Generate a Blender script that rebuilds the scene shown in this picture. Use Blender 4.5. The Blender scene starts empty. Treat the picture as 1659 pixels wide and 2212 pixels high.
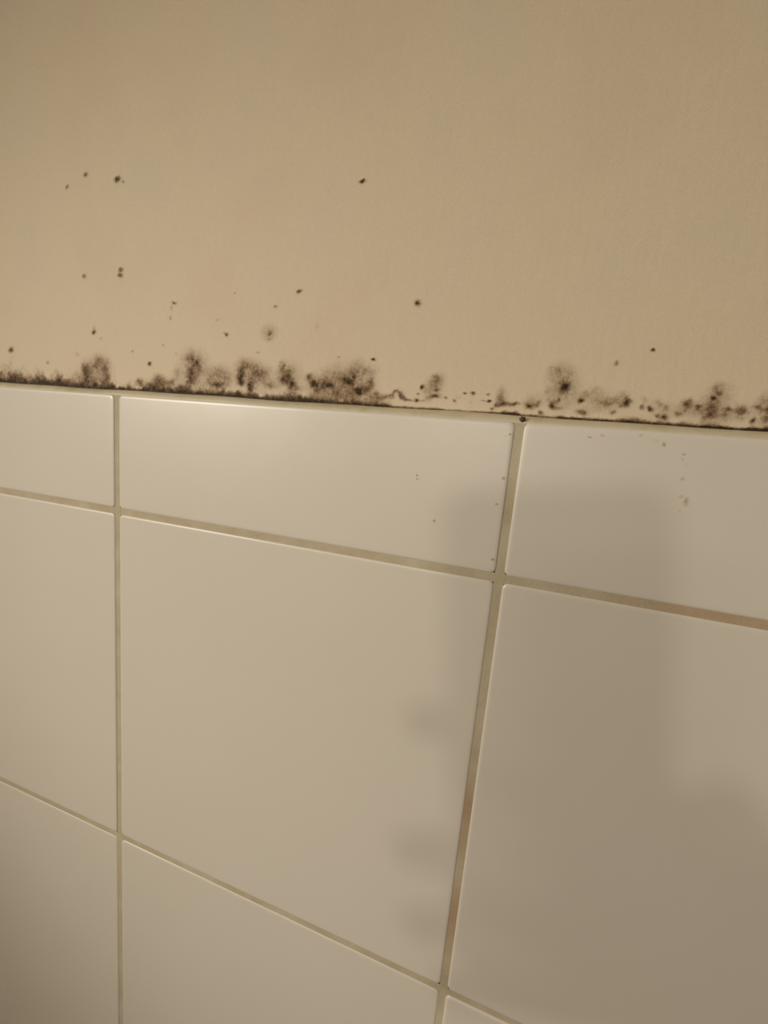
import bpy, bmesh, math, random
import numpy as np
from mathutils import Vector, Matrix
C = bpy.context.scene.collection
random.seed(4); np.random.seed(4)

# ---------------------------------------------------------------- camera
W = 0.15                       # wall tile pitch, metres
Z0 = 2.0                       # height of the joint under the cut top row
CAM = np.array([1.0327467 * W, -0.8697566 * W, Z0 + 0.2452228 * W])
RIGHT = np.array([0.94252257, 0.32213659, 0.08876501])
DOWN = np.array([0.13401945, -0.12110212, -0.98355125])
FWD = np.array([-0.30608821, 0.93891549, -0.15731405])
FPX = 945.475
cam_d = bpy.data.cameras.new('camera'); cam = bpy.data.objects.new('camera', cam_d); C.objects.link(cam)
m = Matrix(((RIGHT[0], -DOWN[0], -FWD[0], CAM[0]), (RIGHT[1], -DOWN[1], -FWD[1], CAM[1]),
            (RIGHT[2], -DOWN[2], -FWD[2], CAM[2]), (0, 0, 0, 1)))
cam.matrix_world = m
cam_d.sensor_fit = 'HORIZONTAL'; cam_d.sensor_width = 36.0; cam_d.lens = FPX / 1659 * 36
cam_d.clip_start = 0.004; cam_d.clip_end = 30
cam_d.dof.use_dof = True; cam_d.dof.focus_distance = 0.118; cam_d.dof.aperture_fstop = 42.0
S = bpy.context.scene
S.camera = cam
S.view_settings.view_transform = 'Standard'; S.view_settings.look = 'None'
S.view_settings.gamma = 1.0; S.view_settings.use_curve_mapping = False
S.view_settings.exposure = 0.0
S.cycles.max_bounces = 8; S.cycles.use_denoising = True

# ---------------------------------------------------------------- world and lamps
world = bpy.data.worlds.new('world'); S.world = world; world.use_nodes = True
bg = world.node_tree.nodes['Background']
bg.inputs[0].default_value = (1.0, 0.86, 0.68, 1); bg.inputs[1].default_value = 0.02

def at(px, py, Y=0.0):
    """photo pixel -> point on the upright plane y = Y (the tile face is y = 0)"""
    c = np.array([(px - 829.5) / FPX, (py - 1106.0) / FPX, 1.0])
    w = RIGHT * c[0] + DOWN * c[1] + FWD * c[2]
    p = CAM + w * (Y - CAM[1]) / w[1]
    return Vector(p)

WARM = (1.0, 0.91, 0.76)
def lamp(name, kind, loc, energy, target=None, **kw):
    d = bpy.data.lights.new(name, kind); d.energy = energy; d.color = WARM
    for k, v in kw.items(): setattr(d, k, v)
    o = bpy.data.objects.new(name, d); C.objects.link(o); o.location = loc
    if target is not None:
        o.rotation_euler = (Vector(target) - Vector(loc)).to_track_quat('-Z', 'Y').to_euler()
    return o
SPOT = Vector((-0.78, -0.95, 2.30)); SPOT_AIM = at(850, 1560)
lamp('added_falloff_spot', 'SPOT', SPOT, 34.5, SPOT_AIM, spot_size=math.radians(28.5), spot_blend=1.0, shadow_soft_size=0.09)  # unseen soft-edged spot, added so the wall darkens outwards like lens falloff
BULB = Vector((-0.015, -1.165, 2.194))
lamp('pendant_light_glow', 'POINT', BULB, 4.7, shadow_soft_size=0.04)
CEIL = Vector((-0.25, -1.45, 2.36))
lamp('added_fill_light', 'AREA', CEIL, 1.8, CEIL + Vector((0, 0, -1)), shape='DISK', size=0.26)  # unseen lamp, added as fill and to brighten the opposite wall

# ---------------------------------------------------------------- helpers
def obj(name, mesh, mat=None, parent=None, smooth=False):
    if isinstance(mesh, bmesh.types.BMesh):
        me = bpy.data.meshes.new(name); mesh.to_mesh(me); mesh.free()
    else: me = mesh
    o = bpy.data.objects.new(name, me); C.objects.link(o)
    if mat: me.materials.append(mat)
    if smooth: me.shade_smooth()
    if parent: o.parent = parent
    return o
def tag(o, label=None, cat=None, group=None, kind=None):
    for k, v in (('label', label), ('category', cat), ('group', group), ('kind', kind)):
        if v: o[k] = v
    return o
def empty(name, loc=(0, 0, 0)):
    o = bpy.data.objects.new(name, None); C.objects.link(o); o.location = loc; return o
def add_box(bm, a, b, bev=0.0, seg=2):
    r = bmesh.ops.create_cube(bm, size=1.0); vs = r['verts']
    for v in vs:
        v.co = Vector([(a[i] + b[i]) / 2 + v.co[i] * (b[i] - a[i]) for i in range(3)])
    if bev:
        es = {e for v in vs for e in v.link_edges}
        bmesh.ops.bevel(bm, geom=list(es), offset=bev, segments=seg, affect='EDGES', profile=0.5)
def add_cyl(bm, p0, p1, r0, r1=None, n=24):
    p0, p1 = Vector(p0), Vector(p1); r1 = r0 if r1 is None else r1
    q = (p1 - p0).to_track_quat('Z', 'Y').to_matrix().to_4x4()
    bmesh.ops.create_cone(bm, cap_ends=True, segments=n, radius1=r0, radius2=r1, depth=(p1 - p0).length,
                          matrix=Matrix.Translation((p0 + p1) / 2) @ q)

def mat(name, col=(.8, .8, .8), rough=.5, **kw):
    mt = bpy.data.materials.new(name); mt.use_nodes = True
    b = mt.node_tree.nodes['Principled BSDF']
    b.inputs['Base Color'].default_value = (*col, 1); b.inputs['Roughness'].default_value = rough
    for k, v in kw.items(): b.inputs[k].default_value = v
    return mt, mt.node_tree.nodes, mt.node_tree.links, b
def noise(N, L, coord, scale, detail=3.0, rough=.55):
    n = N.new('ShaderNodeTexNoise'); n.inputs['Scale'].default_value = scale
    n.inputs['Detail'].default_value = detail; n.inputs['Roughness'].default_value = rough
    L.new(coord, n.inputs['Vector']); return n.outputs['Fac']
def ramp(N, L, fac, stops):
    r = N.new('ShaderNodeValToRGB'); e = r.color_ramp.elements
    while len(e) < len(stops): e.new(0.5)
    for i, (p, c) in enumerate(stops):
        e[i].position = p; e[i].color = (*c, 1) if len(c) == 3 else c
    L.new(fac, r.inputs[0]); return r.outputs[0]
def mixc(N, L, f, a, b, blend='MIX'):
    x = N.new('ShaderNodeMix'); x.data_type = 'RGBA'; x.blend_type = blend
    for s, v in ((x.inputs[0], f), (x.inputs[6], a), (x.inputs[7], b)):
        if hasattr(v, 'links'): L.new(v, s)
        elif isinstance(v, (int, float)): s.default_value = v
        else: s.default_value = (*v, 1)
    return x.outputs[2]
def mth(N, L, op, a, b=0.0, clamp=False):
    x = N.new('ShaderNodeMath'); x.operation = op; x.use_clamp = clamp
    for s, v in ((x.inputs[0], a), (x.inputs[1], b)):
        if hasattr(v, 'links'): L.new(v, s)
        else: s.default_value = v
    return x.outputs[0]
def position(N):
    return N.new('ShaderNodeNewGeometry').outputs['Position']

PAINT = (0.80, 0.69, 0.525)
def paint_colour(N, L, pos):
    """matt cream emulsion with faint mottling and vertical roller streaks"""
    big = noise(N, L, pos, 28.0, 3.0, .6)
    c = ramp(N, L, big, [(.30, (PAINT[0] * .985, PAINT[1] * .96, PAINT[2] * .97)), (.52, PAINT),
                         (.72, (PAINT[0] * .975, PAINT[1] * .99, PAINT[2] * 1.02))])
    sp = noise(N, L, pos, 3200.0, 1.0, .5)
    return mixc(N, L, .5, c, ramp(N, L, sp, [(.30, (.86, .86, .86)), (.70, (1, 1, 1))]), 'MULTIPLY')
def paint_bump(N, L, pos, b, extra=None):
    mp = N.new('ShaderNodeMapping'); mp.inputs['Scale'].default_value = (1.0, 1.0, 0.22); L.new(pos, mp.inputs[0])
    streak = noise(N, L, mp.outputs[0], 420.0, 4.0, .6)
    fine = noise(N, L, pos, 2200.0, 2.0, .6)
    h = mth(N, L, 'ADD', mth(N, L, 'MULTIPLY', streak, .9), mth(N, L, 'MULTIPLY', fine, .25))
    bp = N.new('ShaderNodeBump'); bp.inputs['Strength'].default_value = .30; bp.inputs['Distance'].default_value = .00035
    L.new(h, bp.inputs['Height']); L.new(bp.outputs[0], b.inputs['Normal'])

m_paint, N, L, b = mat('cream_wall_paint', PAINT, .62)
p = position(N); L.new(paint_colour(N, L, p), b.inputs['Base Color']); paint_bump(N, L, p, b)
b.inputs['Specular IOR Level'].default_value = .3

def stained(name, base_fn, rough, spec, dark=(0.026, 0.0125, 0.0055), olive=(0.075, 0.050, 0.010), haze=(.325, .222, .14), haze_olive=(.33, .25, .11)):
    """the surface's own colour with mold pigment over it; 'pigment_amount' and 'pigment_tone' come from the mesh"""
    mt, N, L, b = mat(name, PAINT, rough)
    p = position(N)
    base = base_fn(N, L, p)
    a = N.new('ShaderNodeAttribute'); a.attribute_name = 'pigment_amount'; d = a.outputs['Fac']
    t = N.new('ShaderNodeAttribute'); t.attribute_name = 'pigment_tone'
    g1 = noise(N, L, p, 2600.0, 3.0, .7)
    g2 = noise(N, L, p, 900.0, 3.0, .6)
    w = mth(N, L, 'MULTIPLY', mth(N, L, 'MULTIPLY', d, mth(N, L, 'SUBTRACT', 1.25, d)), 2.0)
    k = mth(N, L, 'ADD', mth(N, L, 'SUBTRACT', g1, .5), mth(N, L, 'SUBTRACT', g2, .5))
    dd = mth(N, L, 'ADD', d, mth(N, L, 'MULTIPLY', mth(N, L, 'MULTIPLY', k, w), .7), clamp=True)
    pig = mixc(N, L, t.outputs['Fac'], dark, olive)
    mid = mixc(N, L, t.outputs['Fac'], haze, haze_olive)
    f1 = mth(N, L, 'DIVIDE', dd, .55, clamp=True); f2 = mth(N, L, 'DIVIDE', mth(N, L, 'SUBTRACT', dd, .55), .45, clamp=True)
    L.new(mixc(N, L, f2, mixc(N, L, f1, base, mid), pig), b.inputs['Base Color'])
    b.inputs['Specular IOR Level'].default_value = spec
    return mt, N, L, b, p
m_mold, N, L, b, p = stained('mold_on_paint', paint_colour, .7, .25)
paint_bump(N, L, p, b)

TILE = (0.80, 0.752, 0.688)
def tile_colour(N, L, pos):
    return ramp(N, L, noise(N, L, pos, 14.0, 2.0, .5), [(.35, (TILE[0] * .985, TILE[1] * .985, TILE[2] * .97)), (.65, TILE)])
def glaze(N, L, p, b):
    n1 = noise(N, L, p, 26.0, 1.5, .5); n2 = noise(N, L, p, 190.0, 2.0, .5)
    h = mth(N, L, 'ADD', n1, mth(N, L, 'MULTIPLY', n2, .05))
    bp = N.new('ShaderNodeBump'); bp.inputs['Strength'].default_value = .35; bp.inputs['Distance'].default_value = .0009
    L.new(h, bp.inputs['Height']); L.new(bp.outputs[0], b.inputs['Normal'])
    b.inputs['IOR'].default_value = 1.62
m_tile, N, L, b = mat('glazed_white_tile', TILE, .35)
p = position(N); L.new(tile_colour(N, L, p), b.inputs['Base Color']); glaze(N, L, p, b)
m_tstain, N, L, b, p = stained('mold_on_glaze', tile_colour, .26, .5, (0.10, 0.085, 0.05), (0.34, 0.17, 0.08), (.40, .36, .28), (.52, .36, .22))
glaze(N, L, p, b)

m_grout, N, L, b = mat('beige_grout', (.60, .53, .38), .85)
p = position(N)
gc = ramp(N, L, noise(N, L, p, 70.0, 4.0, .6), [(.3, (.50, .43, .30)), (.5, (.565, .495, .36)), (.7, (.63, .57, .44))])
rust = N.new('ShaderNodeAttribute'); rust.attribute_name = 'rust'
gc = mixc(N, L, rust.outputs['Fac'], gc, (.42, .22, .11)); L.new(gc, b.inputs['Base Color'])
bp = N.new('ShaderNodeBump'); bp.inputs['Strength'].default_value = .5; bp.inputs['Distance'].default_value = .0003
L.new(noise(N, L, p, 1500.0, 3.0), bp.inputs['Height']); L.new(bp.outputs[0], b.inputs['Normal'])

m_caulk, N, L, b = mat('yellowed_sealant', (.64, .575, .41), .5)
p = position(N)
L.new(ramp(N, L, noise(N, L, p, 60.0, 4.0, .65), [(.3, (.50, .43, .25)), (.5, (.66, .59, .43)), (.7, (.70, .64, .50))]), b.inputs['Base Color'])

m_ceil = mat('white_ceiling_paint', (.82, .80, .76), .8)[0]
m_floor, N, L, b = mat('grey_floor_vinyl', (.35, .33, .30), .4)
L.new(ramp(N, L, noise(N, L, position(N), 9.0, 5.0), [(.3, (.28, .26, .24)), (.7, (.42, .40, .37))]), b.inputs['Base Color'])
m_door, N, L, b = mat('brown_door_wood', (.13, .075, .04), .45)
mpn = N.new('ShaderNodeMapping'); mpn.inputs['Scale'].default_value = (14, 14, 1.2); L.new(position(N), mpn.inputs[0])
L.new(ramp(N, L, noise(N, L, mpn.outputs[0], 4.0, 5.0), [(.3, (.10, .055, .03)), (.7, (.18, .10, .055))]), b.inputs['Base Color'])
m_trim = mat('white_gloss_trim', (.75, .72, .66), .35)[0]
m_metal = mat('brushed_metal', (.6, .58, .55), .3, Metallic=1.0)[0]
m_phone = mat('dark_phone_glass', (.045, .04, .04), .25)[0]
m_lens = mat('lens_glass', (.01, .01, .012), .05)[0]
m_skin = mat('skin', (.32, .19, .125), .55)[0]
m_cloth, N, L, b = mat('dark_jersey', (.055, .04, .035), .9)
m_jeans = mat('blue_denim', (.06, .07, .11), .9)[0]
m_hair = mat('dark_hair', (.03, .02, .014), .7)[0]
m_lampglass = mat('opal_lamp_glass', (.9, .85, .75), .4)[0]
_b = m_lampglass.node_tree.nodes['Principled BSDF']
_b.inputs['Emission Color'].default_value = (*WARM, 1); _b.inputs['Emission Strength'].default_value = 4.0

# ---------------------------------------------------------------- room shell
WY = 0.0042                    # painted plaster lies this far behind the tile faces
XL, XR, YB, ZC = -1.0, 1.5, -1.9, 2.45
TOP = Z0 + 0.3043 * W          # upper edge of the tile faces
def slab(name, a, bb, m_):
    bm = bmesh.new(); add_box(bm, a, bb); return tag(obj(name, bm, m_), kind='structure')
slab('floor', (XL - .1, YB - .1, -.1), (XR + .1, WY + .1, 0), m_floor)
slab('ceiling', (XL - .1, YB - .1, ZC), (XR + .1, WY + .1, ZC + .1), m_ceil)
slab('wall_left', (XL - .1, YB - .1, 0), (XL, WY + .1, ZC), m_paint)
slab('wall_right', (XR, YB - .1, 0), (XR + .1, WY + .1, ZC), m_paint)
slab('wall_back', (XL, WY, 0), (XR, WY + .1, ZC), m_paint)
DX0, DX1, DZ = 0.16, 1.02, 1.985
bm = bmesh.new()
add_box(bm, (XL, YB - .1, 0), (DX0, YB, ZC)); add_box(bm, (DX1, YB - .1, 0), (XR, YB, ZC)); add_box(bm, (DX0, YB - .1, DZ), (DX1, YB, ZC))
tag(obj('wall_front', bm, m_paint), kind='structure')
bm = bmesh.new(); add_box(bm, (DX0 + .03, YB - .06, .005), (DX1 - .03, YB - .02, DZ - .03), .003)
for (x0, x1, z0, z1) in ((.12, .40, 1.1, 1.85), (.46, .74, 1.1, 1.85), (.12, .40, .2, .95), (.46, .74, .2, .95)):
    add_box(bm, (DX0 + x0, YB - .022, z0), (DX0 + x1, YB - .012, z1), .006)
door = tag(obj('door_1', bm, m_door), kind='structure')
bm = bmesh.new()
add_box(bm, (DX0, YB - .07, 0), (DX0 + .03, YB + .004, DZ), .002); add_box(bm, (DX1 - .03, YB - .07, 0), (DX1, YB + .004, DZ), .002)
add_box(bm, (DX0, YB - .07, DZ - .03), (DX1, YB + .004, DZ), .002)
obj('door_frame', bm, m_trim, door)
bm = bmesh.new(); add_cyl(bm, (DX0 + .09, YB - .02, 1.0), (DX0 + .09, YB + .03, 1.0), .01); add_box(bm, (DX0 + .08, YB + .022, .99), (DX0 + .2, YB + .034, 1.01), .004)
obj('door_handle', bm, m_metal, door)

# tile field: one molded surface of square glazed tiles, the top row cut
GAP = 0.0023
cols = range(-7, 10)
def tile_profile():
    r = 0.0006
    return [(0.0, .006), (0.0, r), (r * .15, r * .62), (r * .45, r * .30), (r * .95, r * .10), (r * 1.6, r * .02), (r * 2.3, 0.0)]
def add_tile(bm, x0, x1, z0, z1, yoff, tx, tz):
    prof = tile_profile(); rings = []; rc = 0.0016
    cx, cz = (x0 + x1) / 2, (z0 + z1) / 2
    for ins, dep in prof:
        ring = []
        rr = rc
        for sx, sz, a0 in ((1, 1, 0), (-1, 1, 90), (-1, -1, 180), (1, -1, 270)):
            for k in range(5):
                a = math.radians(a0 + 22.5 * k)
                X = (x1 if sx > 0 else x0) - sx * rr + rr * math.cos(a); Zc = (z1 if sz > 0 else z0) - sz * rr + rr * math.sin(a)
                # move inwards
                fx = 1 - 2 * ins / (x1 - x0); fz = 1 - 2 * ins / (z1 - z0)
                X = cx + (X - cx) * fx; Zc = cz + (Zc - cz) * fz
                ring.append(bm.verts.new((X, yoff + dep + tx * (X - cx) + tz * (Zc - cz), Zc)))
        rings.append(ring)
    n = len(rings[0])
    for r0, r1 in zip(rings, rings[1:]):
        for i in range(n):
            bm.faces.new((r0[i], r0[(i + 1) % n], r1[(i + 1) % n], r1[i]))
    bm.faces.new(rings[-1])
bm = bmesh.new()
TX = {}
rng = random.Random(11)
cuts = [0, W * 1.004, W * 2.11] + [W * (2.11 + 1.004 * k) for k in range(1, 12)]
rows = [(0, .3043 * W)] + [(-b2, -a2) for a2, b2 in zip(cuts, cuts[1:])]
for c in cols:
    for ri, (za, zb) in enumerate(rows):
        zt = zb if ri else zb + GAP / 2
        if Z0 + za + GAP / 2 < 0.01: continue
        add_tile(bm, c * W + GAP / 2, (c + 1) * W - GAP / 2, Z0 + za + GAP / 2, Z0 + zt - GAP / 2,
                 *((0, 0, 0) if ri == 0 else (rng.uniform(0, .00012), rng.uniform(-.0016, .0016), rng.uniform(-.0016, .0016))))
bmesh.ops.recalc_face_normals(bm, faces=bm.faces)
tiles = tag(obj('wall_tiling', bm, m_tile, smooth=True),
            'glossy off-white square wall tiles below the stained cream paint', 'tiles', kind='structure')
for poly in tiles.data.polygons:
    if len(poly.vertices) > 4: poly.use_smooth = False

# grout: recessed ribbons in every joint, with rusty patches on one joint
def grout_mesh():
    vs, fs, rust = [], [], []
    def ribbon(p0, p1, horizontal, n):
        prof = [(-.5, .00038), (-.36, .00036), (0, .00046), (.36, .00036), (.5, .00038)]
        base = len(vs)
        for i in range(n + 1):
            t = i / n; c = Vector(p0).lerp(Vector(p1), t)
            for u, dep in prof:
                w = u * (GAP + .0006)
                v = (c.x, dep, c.z + w) if horizontal else (c.x + w, dep + .00002, c.z)
                vs.append(v)
                r = 0.0
                if not horizontal and abs(c.x - W) < .01:
                    for q, s, a in RUST:
                        r = max(r, a * math.exp(-((c.z - q) / s) ** 2))
                if horizontal and abs(c.z - Z0) < .002:
                    r = max(r, .45 * math.exp(-((c.x - .205) / .02) ** 2))
                rust.append(r)
        for i in range(n):
            for j in range(4):
                a = base + i * 5 + j; fs.append((a, a + 1, a + 6, a + 5))
    for c in cols:
        ribbon((c * W, 0, .02), (c * W, 0, TOP - .0003), False, 400)
    for za, zb in rows[1:]:
        ribbon((cols[0] * W, 0, Z0 + zb), (cols[-1] * W, 0, Z0 + zb), True, 300)
    me = bpy.data.meshes.new('grout'); me.from_pydata(vs, [], fs)
    me.attributes.new('rust', 'FLOAT', 'POINT').data.foreach_set('value', rust)
    return me
RUST = [(at(1012, 1745).z, .009, .55), (at(1000, 1830).z, .006, .3), (at(975, 1985).z, .016, .5), (at(1068, 1330).z, .006, .12)]
obj('grout', grout_mesh(), m_grout, tiles, smooth=True)

# sealant bead filling the step between tile edge and painted plaster
bm = bmesh.new(); prev = None
bead = [(TOP - .0012, .0016), (TOP - .0002, .0007), (TOP + .0005, .0010), (TOP + .0012, .0019), (TOP + .0018, .0030), (TOP + .0022, WY + .0003)]
nb = 400
for i in range(nb + 1):
    x = XL + (XR - XL) * i / nb
    wob = .00012 * math.sin(x * 61) + .0001 * math.sin(x * 143 + 1)
    row = [bm.verts.new((x, y, z + wob * (k > 1))) for k, (z, y) in enumerate(bead)]
    if prev:
        for j in range(len(row) - 1): bm.faces.new((prev[j], row[j], row[j + 1], prev[j + 1]))
    prev = row
bmesh.ops.recalc_face_normals(bm, faces=bm.faces)
for f in bm.faces:
    if f.normal.y > 0: f.normal_flip()
tag(obj('trim_1', bm, m_caulk, smooth=True), 'yellowed sealant bead along the top edge of the tiles', 'sealant', kind='structure')
EDGE = TOP + .0021             # where paint meets the bead

# ---------------------------------------------------------------- mold on the paint
def vnoise(x, z, seed, scale):
    """smooth value noise in wall coordinates"""
    r = np.random.RandomState(seed); T = r.rand(256, 256)
    x = x * scale + 37.7 + seed; z = z * scale + 11.3 + seed * 3
    xi = np.floor(x).astype(int); zi = np.floor(z).astype(int); fx = x - xi; fz = z - zi
    fx = fx * fx * (3 - 2 * fx); fz = fz * fz * (3 - 2 * fz)
    g = lambda a, b_: T[a % 256, b_ % 256]
    return (g(xi, zi) * (1 - fx) + g(xi + 1, zi) * fx) * (1 - fz) + (g(xi, zi + 1) * (1 - fx) + g(xi + 1, zi + 1) * fx) * fz
def fbm(x, z, seed, scale, octv=4):
    s = 0; a = 1.0; tot = 0
    for k in range(octv):
        s = s + a * vnoise(x, z, seed + k, scale * 2 ** k); tot += a; a *= .6
    return s / tot - .5

LINE = ((0, 826), (420, 854.5), (750, 875.5), (1020, 891), (1380, 912), (1659, 928.5))
def line_y(px): return float(np.interp(px, [a for a, _ in LINE], [b_ for _, b_ in LINE]))
_c = [(px, (lambda px: next(py for py in np.arange(800, 960, .25) if at(px, py, WY).z < EDGE))(px)) for px in range(0, 1661, 83)]
def fit_y(px): return float(np.interp(px, [a for a, _ in _c], [b_ for _, b_ in _c]))
def on_wall(px, py):
    """a spot seen in the photo -> (x, z) on the plaster, measured from the bead"""
    corr = fit_y(px) - line_y(px)
    f = max(0.0, 1 - max(0, line_y(px) - py) / 700)
    q = at(px, py + corr * f, WY); return q.x, q.z
def mm(px, py):
    """metres per photo pixel there, along and up the wall"""
    a = at(px, py, WY); b1 = at(px + 1, py, WY); b2 = at(px, py - 1, WY)
    return b1.x - a.x, b2.z - a.z

PL = {  # colonies along the joint: name -> blobs (x, y, rx, ry, turn, strength, olive)
 'A': [(187,805,10,20,8,.5,0),(190,822,14,12,0,.45,0),(213,779,9,13,0,.46,.3),(205,796,16,12,0,.25,0),(228,800,8,18,-10,.40,0),(232,815,6,8,0,.85,0),(210,808,26,26,0,.25,0),(218,806,6,12,0,-.15,0)],
 'A2': [(301,827,7,6,0,.45,0),(345,824,15,12,0,.5,.2),(370,828,9,8,0,.4,0),(325,831,24,8,0,.25,0)],
 'B': [(417,790,22,26,0,.40,0),(421,783,13,11,0,.28,0),(411,808,9,11,0,.4,.2),(411,824,6,11,0,.8,0),(427,800,9,15,0,.25,0),(380,808,8,13,0,.2,0),(415,825,22,20,0,.25,0)],
 'C': [(469,816,24,21,0,.36,0),(476,805,10,8,0,.28,0),(456,821,12,12,0,.2,0),(472,833,17,6,0,.4,.2),(490,820,12,14,0,.2,0)],
 'D': [(526,795,14,15,0,.4,.6),(522,812,9,16,0,.55,0),(523,827,6,9,0,.85,.2),(540,828,6,9,0,.75,0),(541,843,7,9,0,.75,.2),(538,808,25,22,0,.28,0),(555,803,14,16,0,.22,0),(568,812,20,18,0,.2,0),(585,834,18,8,-12,.38,0),(525,842,6,6,0,-.45,1),(563,838,10,10,0,-.2,0),(560,825,34,22,0,.22,0)],
 'E': [(611,796,8,12,0,.35,.3),(620,812,13,15,0,.5,.4),(627,829,8,9,0,.85,.1),(637,839,14,9,0,.45,0),(611,811,10,14,0,.3,0),(624,812,24,25,0,.2,.5),(613,844,8,6,0,-.3,0),(617,824,8,8,0,.3,0)],
 'F': [(667,818,8,7,0,.48,0),(676,831,8,7,0,.9,.4),(686,841,10,8,0,.75,.2),(683,828,18,14,0,.33,.5),(716,836,8,7,0,.72,.2),(705,834,12,9,0,.45,0),(690,846,22,12,0,.25,0)],
 'G': [(742,828,46,32,0,.38,.15),(779,803,20,18,20,.32,.1),(752,824,10,7,0,.7,.6),(757,830,8,6,0,.5,0),(766,812,5,4,0,.6,0),(775,846,13,8,0,.8,.1),(801,828,8,22,-8,.38,0),(790,841,18,17,0,.3,.2),(720,815,20,15,0,.2,.7),(725,856,10,7,0,.6,0),(737,845,8,7,0,-.2,0),(765,806,14,6,0,.15,.6)],
 'H': [(842,859,10,5,0,.5,0),(820,861,15,8,0,.42,0),(812,851,7,5,0,.3,0),(874,860,7,3.2,-30,.5,0),(884,865,10,2.6,-8,.5,0)],
 'I': [(937,834,16,23,-20,.34,.2),(943,818,10,7,0,.28,0),(911,837,5,4,0,.85,.2),(944,844,6,4,0,.5,0),(937,858,13,4,10,.62,.2),(928,850,10,16,0,.12,.6)],
 'J': [(1081,857,10,17,0,.42,0),(1080,865,7,4,0,.35,0),(1085,874,14,5,0,.6,0),(1092,872,7,4,0,.4,0),(1109,873,9,4,8,.55,0),(1072,876,5,3,0,.4,0),(1063,883,6,3.4,0,.5,0)],
 'K': [(1151,864,20,16,0,.18,.5),(1143.5,875,6,5.5,0,.75,.1),(1143.5,873,11,9,0,.3,0),(1160,871,5,9,-30,.35,0),(1166,891,6,4.8,0,.8,0)],
 'L': [(1211,820,26,32,0,.30,.2),(1203,801,13,10,0,.18,.3),(1220,835,7,8,0,.75,0),(1220,835,15,15,0,.35,0),(1226,813,10,9,0,.18,.7),(1240,826,18,14,0,.12,.4),(1183,843,6,8,0,.22,0),(1195,875,8,7,0,.7,0),(1192,868,11,10,0,.33,0),(1208,861,5,4,0,.55,0),(1207,880,7,4,0,.35,0),(1214,862,32,26,0,.16,.2)],
 'M': [(1255,866,6.5,4.5,0,.7,0),(1286,858,40,18,0,.18,.8),(1264,853,12,6,0,.15,.8),(1320,866,25,9,6,.40,.1),(1350,869,10,9,0,.7,.2),(1334,875,9,5,0,.65,0),(1257,888,11,5.5,0,.6,.2),(1324,889,6,5,0,.45,0),(1345,855,14,9,0,.2,.2),(1290,842,14,9,0,.12,1),(1300,884,40,10,0,.12,.3)],
 'N': [(1384.6,879.5,6,4.5,0,.5,0),(1405,880,6,4.5,0,.7,0),(1391,864,9,7,-30,.22,0),(1425,869,13,7,-40,.28,.4),(1435,878,8,7,-30,.28,0),(1420,893,6,5,0,.5,0),(1434,897,9,6,-20,.55,0),(1441,884,40,18,0,.14,.2),(1464,889,13,6,0,.28,.3),(1458,902,10,4,0,-.25,0)],
 'O': [(1485,870,11,9,0,.58,.2),(1506,876,6.5,5,0,.6,0),(1485,872,16,13,0,.2,0),(1495,885,24,12,0,.12,.3)],
 'P': [(1552,841,12,9,-35,.42,.1),(1546,835,5,5,0,.3,0),(1556,847,6,4,0,.5,.2),(1539,857.5,6,5,0,.55,0),(1538,869,27,30,0,.2,.1),(1530,884,24,20,0,.33,0),(1556,830,14,10,0,.15,.8),(1530,900,16,14,0,.35,0),(1560,852,24,22,0,.13,.2)],
 'Q': [(1568,889,15,9,25,.42,0),(1576,884,7,5,0,.3,0),(1565,893,24,14,0,.2,0)],
 'R': [(1600,889,10,11,0,.62,.2),(1601,888,18,17,0,.25,.1),(1624,906,5.5,7,0,.7,.2)],
 'S': [(1655,860,18,16,0,.18,0),(1634,878,9,4,0,.4,0),(1645,883,13,5,0,.3,0),(1657,900,12,20,0,.32,0),(1650,885,26,34,0,.16,0),(1668,890,14,20,0,.3,0)],
}
BAND = [(-70,.95,14,.55,22),(0,.98,15,.55,22),(35,1,14,.55,24),(60,.6,12,.45,20),(100,.95,14,.5,18),(130,.85,14,.45,18),(170,.6,11,.5,20),(200,.7,13,.5,22),(240,.9,13,.45,14),
 (260,.95,10,.5,12),(280,.95,10,.45,12),(310,.85,10,.5,14),(340,.95,10,.5,15),(370,1,10,.5,14),(410,1,11,.45,14),(450,.85,10,.4,14),(500,.9,10,.45,12),(560,.95,9,.4,12),
 (600,.85,9,.4,14),(640,1,13,.45,18),(700,1,10,.45,20),(735,1,15,.5,26),(780,1,14,.5,24),(810,.85,9,.45,18),(830,.75,6,.35,14),(860,.65,6,.12,8),(900,.6,7,.08,6),(960,.68,6,.08,5),
 (1000,.6,5,.08,6),(1040,.7,6,.08,5),(1070,.7,6,.15,8),(1088,.95,11,.25,14),(1118,.95,11,.25,10),(1127,.55,4,.15,8),(1160,.5,6,.2,8),(1195,.5,6,.2,8),(1210,.95,8,.25,12),(1245,1,9,.3,12),
 (1265,.75,6,.3,12),(1300,.85,9,.35,14),(1335,1,12,.4,18),(1370,.75,11,.35,16),(1420,.65,12,.35,16),(1460,.7,12,.3,14),(1500,.65,11,.35,18),(1525,1,19,.5,30),(1545,.85,10,.4,24),
 (1568,1,14,.4,20),(1590,.7,8,.35,14),(1615,.9,10,.3,14),(1659,.85,10,.4,16),(1740,.8,10,.35,16)]

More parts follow.
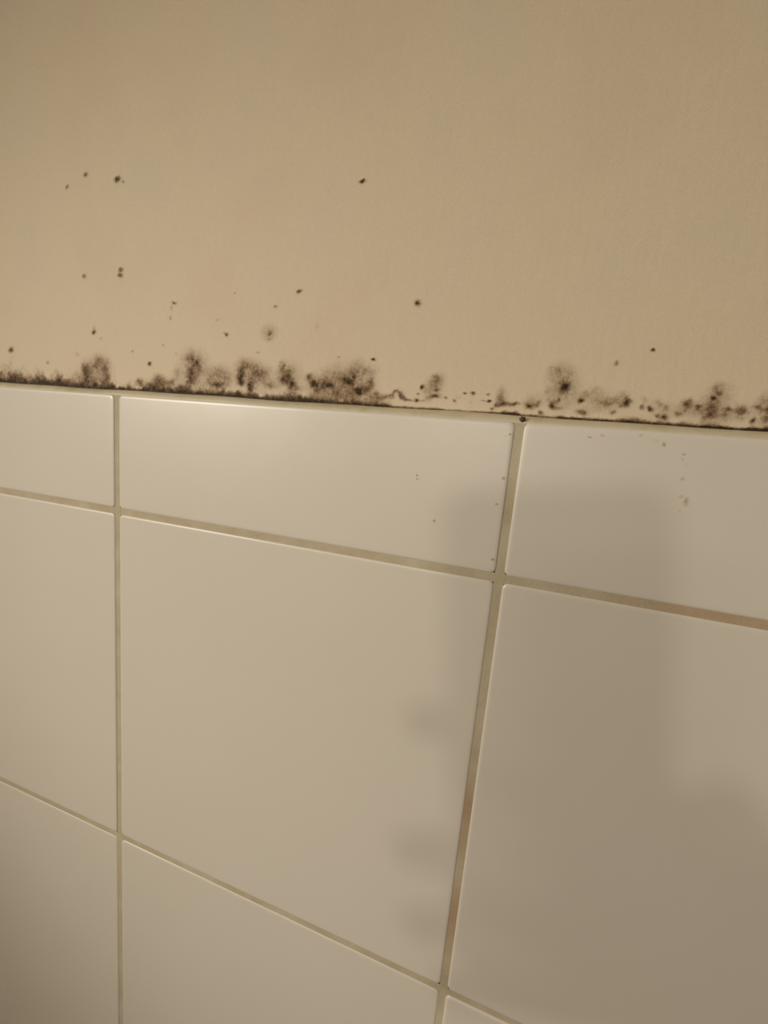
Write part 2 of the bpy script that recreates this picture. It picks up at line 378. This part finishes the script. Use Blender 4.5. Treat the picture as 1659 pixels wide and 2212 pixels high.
STEP = 0.00024
xa = at(-60, 830, WY).x; xb = at(1720, 930, WY).x
gx = np.arange(xa, xb, STEP); gz = EDGE + np.concatenate(([-.0003], np.arange(0, .0215, STEP)))
GX, GZ = np.meshgrid(gx, gz, indexing='ij')
wx = GX + .0006 * fbm(GX, GZ, 3, 900) + .0016 * fbm(GX, GZ, 8, 260)
wz = GZ + .0006 * fbm(GX, GZ, 5, 900) + .0016 * fbm(GX, GZ, 9, 260)
grain = fbm(GX, GZ, 20, 1500, 3); mott = fbm(GX, GZ, 30, 420, 4)

GAIN = 1.28
def blob_field(blobs, WX, WZ):
    d = np.zeros_like(WX); neg = np.zeros_like(WX); tone = np.zeros_like(WX)
    for (px, py, rx, ry, ang, amp, ol) in blobs:
        x, z = on_wall(px, py); sx, sz = mm(px, py)
        a = math.radians(ang); dx = (WX - x) / sx; dz = (WZ - z) / sz
        u = (dx * math.cos(a) + dz * math.sin(a)) / (rx * 1.25); v = (-dx * math.sin(a) + dz * math.cos(a)) / (ry * 1.25)
        r2 = u * u + v * v
        g = np.exp(-(r2 ** 1.12) * 1.5) * min(.97, abs(amp) * GAIN)
        if amp < 0: neg = np.maximum(neg, g)
        else:
            tone = np.where(g > .03, (tone * d + ol * g) / (d + g + 1e-6), tone)
            d = 1 - (1 - d) * (1 - g)
    return d * (1 - neg), tone

# crisp line that follows the joint
px_of = np.interp(GX[:, 0], [on_wall(q, line_y(q))[0] for q in range(-80, 1741, 20)], range(-80, 1741, 20))
bt = np.array(BAND, float)
B = [np.interp(px_of, bt[:, 0], bt[:, k])[:, None] for k in range(1, 5)]
thin = 1 - .42 * np.clip((px_of - 800) / 60, 0, 1)[:, None]; B[1] = B[1] * thin; B[2] = B[2] * thin; B[3] = B[3] * thin
sz_ = np.array([mm(q, line_y(q))[1] for q in px_of])[:, None]
hh = (wz - EDGE + .0002) / sz_; hraw = (GZ - EDGE) / sz_
jag = 1 + 1.0 * fbm(GX, GZ, 50, 650, 3) + 1.1 * fbm(GX, GZ, 60, 180, 2)
core = np.minimum(B[0] * 1.1, 1) * np.exp(-np.clip(hh / (B[1] * np.clip(jag, .45, 2) * 1.1), 0, 9) ** 3.0)
fr = np.minimum(B[2] * 1.4, .8) * np.exp(-np.clip(hh / (B[3] * np.clip(jag, .4, 2.2) * 1.05), 0, 9) ** 2.2)
hair = np.minimum(B[0] * 1.15, 1) * np.exp(-np.clip(hraw / (4.2 + 3.0 * mott), 0, 9) ** 3.0)
band = 1 - (1 - core) * (1 - fr) * (1 - hair)
band *= np.clip(1 + 1.0 * mott * (1 - np.maximum(core * .55, hair * .8)), .35, 1.35)

fields = {'band': (band, np.full_like(band, .12))}
for k, bl in PL.items():
    d, t = blob_field(bl, wx, wz)
    if k == 'H':   # the looping trail
        cx, cz = on_wall(857, 858); s1, s2 = mm(857, 858)
        rr = np.hypot((wx - cx) / s1, (wz - cz) / s2 * 1.05)
        ang = np.arctan2(wz - cz, wx - cx)
        ring = .62 * np.exp(-((rr - 11) / 4.6) ** 2) * np.clip(ang * 2 + 1.1, 0, 1)
        d = 1 - (1 - d) * (1 - ring)
    fields[k] = (d * np.clip(1 + 1.35 * mott + .8 * grain, .3, 1.4), t)
names = list(fields)
tot = 1 - np.prod([1 - np.clip(fields[n][0], 0, .99) for n in names], axis=0)
tonef = sum(np.clip(fields[n][0], 0, 1) * fields[n][1] for n in names) / (sum(np.clip(fields[n][0], 0, 1) for n in names) + 1e-5)
wgt = np.array([fields[n][0] * (1.6 if n == 'band' else 1.0) * ((hraw < 13) if n == 'band' else 1.0) for n in names])
owner = wgt.argmax(axis=0)
CUT = 0.035
lab = {
 'band': ('mold_line', 'thin black mold line running the whole length of the sealant joint above the tiles', 'mold'),
 'A': ('mold_patch', 'forked two-pronged grey mold patch above the joint of the two left tiles', 'mold'),
 'A2': ('mold_patch', 'low smudge of mold just right of the two-pronged patch', 'mold'),
 'B': ('mold_patch', 'tall mushroom-shaped mold plume with a dark stalk, first plume right of the low smudge', 'mold'),
 'C': ('mold_patch', 'pale rounded mold tuft between the mushroom-shaped plume and the twin-stalked patch', 'mold'),
 'D': ('mold_patch', 'brown mold patch with two dark stalks around a small bare yellowish spot', 'mold'),
 'E': ('mold_patch', 'narrow olive-edged mold plume leaning right with a black core', 'mold'),
 'F': ('mold_patch', 'low mold patch holding a near-black diagonal streak left of the widest colony', 'mold'),
 'G': ('mold_patch', 'widest and densest mold colony with an upright brown right-hand edge', 'mold'),
 'H': ('mold_trail', 'thin looping mold trail curled like an eye right of the widest colony', 'mold'),
 'I': ('mold_patch', 'slanted oval of pale mold haze with dark dots at its rim', 'mold'),
 'J': ('mold_patch', 'stack of short dark mold smears just above the right tile joint', 'mold'),
 'K': ('mold_patch', 'faint mold haze around one round dark dot right of the tile joint', 'mold'),
 'L': ('mold_patch', 'tall brown mold cloud with a single dark round centre', 'mold'),
 'M': ('mold_patch', 'long low olive mold smear ending in a black knot', 'mold'),
 'N': ('mold_patch', 'loose scatter of small purple-brown mold blotches low over the right tile', 'mold'),
 'O': ('mold_patch', 'fuzzy round mold blotch with a small dot touching its right side', 'mold'),
 'P': ('mold_patch', 'tallest mold plume near the right edge, dark foot and speckled top', 'mold'),
 'Q': ('mold_patch', 'slanting grey mold smudge between the tall right plume and the round brown spot', 'mold'),
 'R': ('mold_patch', 'round brown mold spot with a pale halo and a small satellite below', 'mold'),
 'S': ('mold_patch', 'broad mold haze cut off by the right edge of the view', 'mold'),
}
def mesh_from_cells(name, X, Z, D, T, keep, mat_, base_y, lift=0.00035):
    """keep: cell mask. builds one mesh of the kept cells, raised off the wall by its own thickness"""
    ni, nj = X.shape
    idx = -np.ones((ni, nj), int)
    ci, cj = np.nonzero(keep)
    used = np.zeros((ni, nj), bool)
    for a, b_ in ((0, 0), (1, 0), (1, 1), (0, 1)): used[ci + a, cj + b_] = True
    n = int(used.sum())
    if n == 0: return None
    idx[used] = np.arange(n)
    y = base_y - .00002 - lift * np.clip(D[used], 0, 1) * .5
    co = np.stack([X[used], y, Z[used]], 1)
    fs = np.stack([idx[ci, cj], idx[ci + 1, cj], idx[ci + 1, cj + 1], idx[ci, cj + 1]], 1)
    me = bpy.data.meshes.new(name)
    me.vertices.add(n); me.vertices.foreach_set('co', co.ravel())
    nf = len(fs); me.loops.add(nf * 4); me.loops.foreach_set('vertex_index', fs.ravel())
    me.polygons.add(nf); me.polygons.foreach_set('loop_start', np.arange(nf) * 4)
    me.update(calc_edges=True)
    me.attributes.new('pigment_amount', 'FLOAT', 'POINT').data.foreach_set('value', np.clip(D[used], 0, 1).astype(np.float32))
    me.attributes.new('pigment_tone', 'FLOAT', 'POINT').data.foreach_set('value', T[used].astype(np.float32))
    return obj(name, me, mat_, smooth=True)
cellD = np.maximum.reduce([tot[:-1, :-1], tot[1:, :-1], tot[1:, 1:], tot[:-1, 1:]])
Dout = np.clip((tot - CUT * .7) / (1 - CUT * .7), 0, 1)
for i, n in enumerate(names):
    keep = (cellD > CUT) & (owner[:-1, :-1] == i)
    o = mesh_from_cells(lab[n][0], GX, GZ, Dout, tonef, keep, m_mold, WY)
    if o: tag(o, lab[n][1], lab[n][2], 'mold colonies growing up from the joint' if n != 'band' else None)

# single mold spots on the paint: (blobs, label)
SPOTS = [
 ([(185,377.5,4,5.5,-25,.55,.5)], 'olive mold speck high on the cream wall, left of the darkest speck'),
 ([(254,387,5,6.4,-30,.92,0),(253,389,6.5,6,0,.3,0)], 'darkest mold speck high on the left part of the cream wall'),
 ([(266,393,3.5,3.5,0,.3,0)], 'tiny faint mold speck touching the darkest high speck on its right'),
 ([(145,404,2.5,5,-25,.5,0)], 'small slanted mold speck, leftmost of the high group'),
 ([(182,597,4,4.5,0,.5,.1)], 'small brown mold speck left of the yellow-green pair'),
 ([(261,584,4.5,5.2,-25,.68,.9),(260,596,4.8,4.5,0,.74,.8)], 'yellow-green double mold speck shaped like a figure eight'),
 ([(376.5,656,5,3,-20,.5,0),(370,666,3,5,0,.18,.2)], 'short brown mold dash with a faint tail on the left wall'),
 ([(368,688,3,5,0,.22,0)], 'very faint mold mark below the short brown dash'),
 ([(203,718,3.6,5,-30,.8,.1),(203,709,3,4,0,.2,.2)], 'dark mold speck above the two-pronged patch'),
 ([(218,732,3,2.5,0,.25,.2)], 'faint mold dot just below the dark speck over the two-pronged patch'),
 ([(24,756,4.5,6,-25,.72,.1)], 'dark mold speck close to the left edge of the view'),
 ([(103,783.5,3,4,-20,.3,.2)], 'faint mold speck above the black line near the left edge'),
 ([(167,766.5,4,4,0,.16,.2)], 'hardly visible mold mark left above the two-pronged patch'),
 ([(323,787,3.6,4.4,-20,.72,0)], 'round dark mold speck above the low smudge'),
 ([(286,760,2.5,2.5,0,.25,0)], 'tiny pale mold dot above and left of the round dark speck'),
 ([(353,747,2.2,2.5,0,.3,0)], 'tiny pale mold dot above and right of the round dark speck'),
 ([(381,766,3.5,2.5,0,.2,.2)], 'faint mold mark above left of the mushroom-shaped plume'),
 ([(783,392,6,3.8,20,.85,.1),(779,393,5,3,0,.3,.3)], 'lone dark mold speck high in the middle of the cream wall'),
 ([(647,630,5,3.4,28,.8,.3),(643,632,4,4,0,.3,0)], 'slanted dark mold speck above the brown halo spot'),
 ([(595,662.5,4,3,25,.45,0)], 'small grey mold speck between the slanted speck and the halo spot'),
 ([(507,635,2.5,3,0,.18,.2)], 'barely visible mold dot left of the small grey speck'),
 ([(902,655,5,5.2,0,.85,.3),(902,655,8,8,0,.25,.1)], 'round dark mold spot alone on the middle right of the wall'),
 ([(489,724,3.8,4,0,.6,.1),(484,720,3,2,0,.2,0)], 'small dark mold speck left of the brown halo spot'),
 ([(583,722,4.5,5,0,.45,.8),(581,719,14,15,0,.24,.7),(578,733,9,4,0,.18,.8)], 'soft olive-brown mold spot with a wide halo'),
 ([(469,693,3,3,0,.18,0)], 'very pale mold dot up and left of the halo spot'),
 ([(806,777,5,3,0,.88,0)], 'dark oval mold speck above the right end of the widest colony'),
 ([(557,763,3.5,2,0,.28,0)], 'tiny brown mold dot above the twin-stalked patch'),
 ([(732,773,3.5,2,0,.25,0)], 'tiny brown mold dot above the widest colony'),
 ([(684,706,3,8,0,.09,0)], 'ghostly upright mold mark right of the halo spot'),
 ([(1331,783,5,5,0,.42,.2)], 'faint round mold spot over the long low smear'),
 ([(1410,754,5,4.5,0,.62,.5)], 'olive mold speck highest on the right side of the wall'),
 ([(900,865.5,5.5,4.5,0,.75,0),(914,866,9,2.2,5,.3,0)], 'purple-brown mold dot with a thin tail at the end of the looping trail'),
 ([(904,851,3.4,3,0,.38,0)], 'small mold dot just above the dot at the trail end'),
 ([(962,859,4,3,0,.42,0)], 'small mold dot right of the slanted haze oval'),
 ([(981,865.5,4,3.2,0,.48,0),(990,859,6,1.8,30,.18,0)], 'small mold dot with a faint tick mark up to its right'),
 ([(1004,849,4,3,0,.58,0)], 'left dot of the pair of mold dots over the thin joint line'),
 ([(1021.5,848.6,5,3.6,0,.72,.1)], 'right and larger dot of the pair over the thin joint line'),
 ([(1054,851,4.2,2.8,0,.45,.1)], 'flat pale mold dot left of the stacked smears'),
 ([(1057,866,6,3,0,.72,.1),(1043,865,7,1.6,0,.3,0)], 'dark mold dash drawn out to the left, beside the stacked smears'),
 ([(1016,869,2.2,3,0,.18,0)], 'faintest mold dot below the pair of dots'),
]
def spot_grid(blobs, to_wall, sc, base_y, mat_, name, pad=2.3, seed=0, n=44):
    xs, zs = [], []
    for b_ in blobs:
        x, z = to_wall(b_[0], b_[1]); sx, sz = sc(b_[0], b_[1]); r = max(b_[2], b_[3]) * pad
        xs += [x - r * sx, x + r * sx]; zs += [z - r * sz, z + r * sz]
    st = max(max(xs) - min(xs), max(zs) - min(zs)) / n
    X, Z = np.meshgrid(np.arange(min(xs), max(xs), st), np.arange(min(zs), max(zs), st), indexing='ij')
    w1 = X + .0005 * fbm(X, Z, 70 + seed, 1100); w2 = Z + .0005 * fbm(X, Z, 90 + seed, 1100)
    d, t = blob_field(blobs, w1, w2)
    d = d * np.clip(1 + 1.2 * fbm(X, Z, 33 + seed, 1800, 3), .3, 1.4)
    c = np.maximum.reduce([d[:-1, :-1], d[1:, :-1], d[1:, 1:], d[:-1, 1:]])
    cut = min(.04, d.max() * .25) if base_y > 0 else d.max() * .3
    D2 = np.clip((d - cut * .8) / (1 - cut * .8), 0, 1)
    return mesh_from_cells(name, X, Z, D2, t, c > cut, mat_, base_y, .0002 if base_y > 0 else 0.0)
for i, (bl, lb) in enumerate(SPOTS):
    o = spot_grid(bl, on_wall, mm, WY, m_mold, 'mold_spot', seed=i % 9)
    tag(o, lb, 'mold', 'single mold spots on the cream paint')

# marks on the glazed tiles
def on_tile(px, py): q = at(px, py, 0); return q.x, q.z
TS = [
 ([(907,1026,3.5,3.2,0,.42,0),(909,1034.5,3.5,3.2,0,.25,0)], 'pair of grey pinprick marks in the upper middle of the centre top tile'),
 ([(944.6,1121,4,3,0,.42,.2)], 'small grey-green speck in the lower half of the centre top tile'),
 ([(1090,1031,4,3.6,0,.42,.1)], 'upper speck on the centre top tile beside its right joint'),
 ([(1075,1085.6,4,2.6,0,.42,.1)], 'middle speck on the centre top tile beside its right joint'),
 ([(1067,1202,4,3.6,0,.42,.1)], 'lowest speck on the centre top tile beside its right joint'),
 ([(1104,938,4.5,4,0,.5,.1),(1094,942,5,2.6,0,.25,0)], 'double speck at the top right corner of the centre top tile'),
 ([(1270,943.6,5,2.8,0,.36,0)], 'flat grey speck under the sealant on the right top tile'),
 ([(1296,940,6,3.6,0,.18,0)], 'very faint smudge right of the flat grey speck'),
 ([(1377,939,5,2.6,0,.18,0),(1408,950,10,6,0,.08,0)], 'faint smudge left of the round green speck on the right top tile'),
 ([(1426.6,958,5.2,5,0,.52,.1)], 'round grey-green mold speck on the right top tile'),
 ([(1466,978,4,3,0,.36,0),(1463,989,6.5,6,0,.17,.1),(1470,1003,1.6,6,0,.12,.2),(1463,1030,4.4,4.4,0,.26,.1),(1465,1010,5,30,0,.05,.2),
   (1460,1067,5,3.4,0,.30,.5),(1471,1077,4.6,8,0,.34,.95),(1466,1080,13,17,0,.11,.6),(1458,1098,3,2.4,0,.2,0)], 'dried drip stain running down the right top tile with a reddish end'),
 ([(705,918,4,2.6,20,.15,0)], 'tiny dull mark under the widest mold colony on the centre top tile'),
]
def mm_t(px, py):
    a = at(px, py); return at(px + 1, py).x - a.x, at(px, py - 1).z - a.z
for i, (bl, lb) in enumerate(TS):
    drip = 'drip' in lb
    o = spot_grid(bl, on_tile, mm_t, -.00001, m_tstain, 'drip_stain' if drip else 'mold_spot', seed=i % 7, n=90 if drip else 40)
    tag(o, lb, 'stain' if drip else 'mold', None if drip else 'faint specks on the tiles')
q = at(1129, 905, .0006)
bm = bmesh.new(); bmesh.ops.create_icosphere(bm, subdivisions=3, radius=1.0)
for v in bm.verts:
    k = 1 + .22 * math.sin(v.co.x * 5 + v.co.z * 4)
    v.co = Vector((q.x + v.co.x * .00085 * k, q.y + v.co.y * .0004, q.z + v.co.z * .00075 * k))
me = obj('mold_spot', bm, m_mold, smooth=True)
me.data.attributes.new('pigment_amount', 'FLOAT', 'POINT').data.foreach_set('value', [.82] * len(me.data.vertices))
tag(me, 'dark mold bead sitting at the top of the right tile joint', 'mold')

# ---------------------------------------------------------------- lamps' bodies
fx = empty('added_fill_fixture', (CEIL.x, CEIL.y, ZC)); tag(fx, 'round opal ceiling lamp, unseen, added to fill the room behind with light', 'light')
bm = bmesh.new(); add_cyl(bm, (0, 0, -.03), (0, 0, 0), .16, n=48); obj('base', bm, m_trim, fx)
bm = bmesh.new(); add_cyl(bm, (0, 0, -.075), (0, 0, -.031), .12, .15, n=48); obj('lamp_shade', bm, m_lampglass, fx)
sp = empty('added_spot_fixture', (SPOT.x, SPOT.y, ZC)); tag(sp, 'small metal ceiling spot, unseen, added to make light fall off across the tiled wall', 'light')
ax = (SPOT_AIM - SPOT).normalized(); rel = SPOT - Vector((SPOT.x, SPOT.y, ZC))
bm = bmesh.new(); add_cyl(bm, (0, 0, -.015), (0, 0, 0), .045, n=32); obj('base', bm, m_metal, sp)
bm = bmesh.new(); add_cyl(bm, (0, 0, -.014), rel - ax * .09 + Vector((0, 0, .01)), .006, n=16); obj('arm', bm, m_metal, sp)
bm = bmesh.new(); add_cyl(bm, rel - ax * .10, rel - ax * .035, .028, .036, n=32); obj('lamp_shade', bm, m_metal, sp)

# ---------------------------------------------------------------- the phone that takes the picture and the person holding it
def P(cx, cy, cz): return Vector(CAM + RIGHT * cx + DOWN * cy + FWD * cz)
def rounded_slab(x0, x1, y0, y1, z0, z1, r, n=8):
    bm = bmesh.new(); rings = []
    for z, ins in ((z0, .0015), (z0 + .0015, 0), (z1 - .0015, 0), (z1, .0015)):
        ring = []
        for sx, sy, a0 in ((1, 1, 0), (-1, 1, 90), (-1, -1, 180), (1, -1, 270)):
            for k in range(n + 1):
                a = math.radians(a0 + 90 * k / n)
                X = (x1 if sx > 0 else x0) - sx * r + (r - ins) * math.cos(a); Y = (y1 if sy > 0 else y0) - sy * r + (r - ins) * math.sin(a)
                ring.append(bm.verts.new(P(X, Y, z)))
        rings.append(ring)
    c = len(rings[0])
    for a, b_ in zip(rings, rings[1:]):
        for i in range(c): bm.faces.new((a[i], a[(i + 1) % c], b_[(i + 1) % c], b_[i]))
    bm.faces.new(rings[0][::-1]); bm.faces.new(rings[-1]); bmesh.ops.recalc_face_normals(bm, faces=bm.faces)
    return bm
phone = obj('smartphone', rounded_slab(-.046, .012, -.012, .129, -.0100, -.0025, .008), m_phone)
tag(phone, 'dark smartphone held upright close to the tiled wall', 'phone')
for cy, r in ((0.0, .0045), (.014, .0045), (.028, .0045)):
    bm = bmesh.new(); add_cyl(bm, P(0, cy, -.0030), P(0, cy, -.0016), r, n=32); obj('camera_lens', bm, m_lens, phone)

def skin_mesh(name, verts, edges, radii, m_, parent=None, sub=2, root=0):
    me = bpy.data.meshes.new(name); me.from_pydata([tuple(v) for v in verts], edges, [])
    o = obj(name, me, None, parent)
    o.modifiers.new('skin', 'SKIN'); sv = me.skin_vertices[0].data
    for i, r in enumerate(radii): sv[i].radius = (r, r) if not isinstance(r, tuple) else r; sv[i].use_root = (i == root)
    s = o.modifiers.new('sub', 'SUBSURF'); s.levels = sub; s.render_levels = sub
    dg = bpy.context.evaluated_depsgraph_get(); dg.update()
    m2 = bpy.data.meshes.new_from_object(o.evaluated_get(dg)); o.modifiers.clear(); o.data = m2
    m2.materials.clear(); m2.materials.append(m_); m2.shade_smooth(); return o
V, E, Rr = [], [], []
def add(v, r, parent=None):
    V.append(Vector(v)); Rr.append(r); i = len(V) - 1
    if parent is not None: E.append((parent, i))
    return i
cx0, cy0 = .30, -.52
pel = add((cx0, cy0, 1.02), .155); wst = add((cx0, cy0, 1.20), .13, pel); chs = add((cx0, cy0, 1.42), .155, wst)
nck0 = add((cx0, cy0, 1.60), .075, chs); nck = add((cx0, cy0 + .01, 1.67), .055, nck0)
jaw = add((cx0, cy0 + .035, 1.745), .062, nck); hd = add((cx0, cy0 + .02, 1.83), .085, jaw); crn = add((cx0, cy0 + .005, 1.905), .066, hd)
nose = add((cx0, cy0 + .115, 1.80), .011, hd)
for s in (-1, 1):
    add((cx0 + s * .085, cy0 + .005, 1.815), .014, hd)
    hip = add((cx0 + s * .10, cy0, .95), .095, pel); kn = add((cx0 + s * .12, cy0 + .02, .52), .062, hip)
    an = add((cx0 + s * .13, cy0 - .01, .09), .042, kn); add((cx0 + s * .14, cy0 + .15, .04), .036, an)
def arm(side, el, wr, palm, fingers):
    sh = add((cx0 + side * .175, cy0, 1.545), .062, chs); e = add(el, .046, sh); w = add(wr, .028, e); p = add(palm, (.026, .015), w)
    for ch, r in fingers:
        q = p
        for k, c in enumerate(ch): q = add(c, r * (1 - .1 * k), q)
R_f = []
for yy, tip, rad in ((.053, -.0550, .0080), (.093, -.0630, .0094), (.1175, -.0605, .0088), (.137, -.045, .0078)):
    R_f.append(([P(.016, yy * .75 + .026, .0110), P(-.018, yy * .92 + .008, .0140), P(-.046, yy, .0085), P(tip, yy + .001, -.001)], rad))
R_f.append(([P(.030, .110, -.030), P(.026, .078, -.026), P(.012, .056, -.0205)], .0100))
arm(1, (cx0 + .255, -.30, 1.50), P(.078, .185, -.055), P(.046, .122, -.022), R_f)
L_f = [([(cx0 - .27, cy0 + .018 * k, .80), (cx0 - .268, cy0 + .018 * k, .765), (cx0 - .262, cy0 + .005 + .018 * k, .735)], .0085) for k in range(4)]
L_f.append(([(cx0 - .262, cy0 + .055, .84), (cx0 - .255, cy0 + .07, .805)], .0095))
arm(-1, (cx0 - .265, cy0 - .03, 1.22), (cx0 - .27, cy0 + .02, .93), (cx0 - .27, cy0 + .02, .865), L_f)
person = skin_mesh('person', V, E, Rr, m_skin)
tag(person, 'person in a dark jersey and blue jeans raising a phone in one hand', 'person')
def cloth_piece(name, pts, m_):
    vs, es, rs = [], [], []
    for v, r, par in pts:
        vs.append(v); rs.append(r)
        if par is not None: es.append((par, len(vs) - 1))
    return skin_mesh(name, vs, es, rs, m_, person)
cloth_piece('jersey', [((cx0, cy0, 1.42), .175, None), ((cx0, cy0, 1.20), .155, 0), ((cx0, cy0, 1.00), .17, 1), ((cx0, cy0, 1.60), .09, 0),
    ((cx0 + .18, cy0, 1.545), .085, 0), ((cx0 + .255, -.30, 1.50), .066, 4), (tuple(P(.085, .255, -.072)), .045, 5),
    ((cx0 - .18, cy0, 1.545), .085, 0), ((cx0 - .265, cy0 - .03, 1.22), .064, 7), ((cx0 - .27, cy0 + .01, .97), .045, 8)], m_cloth)
cloth_piece('jeans', [((cx0, cy0, 1.0), .168, None), ((cx0 - .10, cy0, .93), .11, 0), ((cx0 - .12, cy0 + .02, .52), .078, 1), ((cx0 - .13, cy0 - .01, .12), .062, 2),
    ((cx0 + .10, cy0, .93), .11, 0), ((cx0 + .12, cy0 + .02, .52), .078, 4), ((cx0 + .13, cy0 - .01, .12), .062, 5)], m_jeans)
cloth_piece('hair', [((cx0, cy0 - .015, 1.875), .092, None), ((cx0, cy0 - .03, 1.80), .08, 0), ((cx0, cy0 + .02, 1.915), .068, 0)], m_hair)
for s in (-1, 1):
    bm = bmesh.new(); bmesh.ops.create_uvsphere(bm, u_segments=16, v_segments=10, radius=.012, matrix=Matrix.Translation((cx0 + s * .033, cy0 + .094, 1.835)))
    obj('eye', bm, m_lens, person, smooth=True)
bm = bmesh.new(); add_box(bm, (cx0 - .024, cy0 + .086, 1.752), (cx0 + .024, cy0 + .100, 1.762), .004); obj('mouth', bm, mat('lips', (.30, .11, .09), .5)[0], person)
pd = empty('pendant_light', (BULB.x, BULB.y, ZC)); tag(pd, 'small pendant lamp hanging on a cord from the bathroom ceiling', 'light')
bm = bmesh.new(); add_cyl(bm, (0, 0, -.02), (0, 0, 0), .04, n=32); obj('base', bm, m_trim, pd)
bm = bmesh.new(); add_cyl(bm, (0, 0, BULB.z - ZC + .075), (0, 0, -.02), .003, n=12); obj('cord', bm, m_phone, pd)
bm = bmesh.new(); add_cyl(bm, (0, 0, BULB.z - ZC + .038), (0, 0, BULB.z - ZC + .078), .02, .014, n=24); obj('bulb_socket', bm, m_metal, pd)
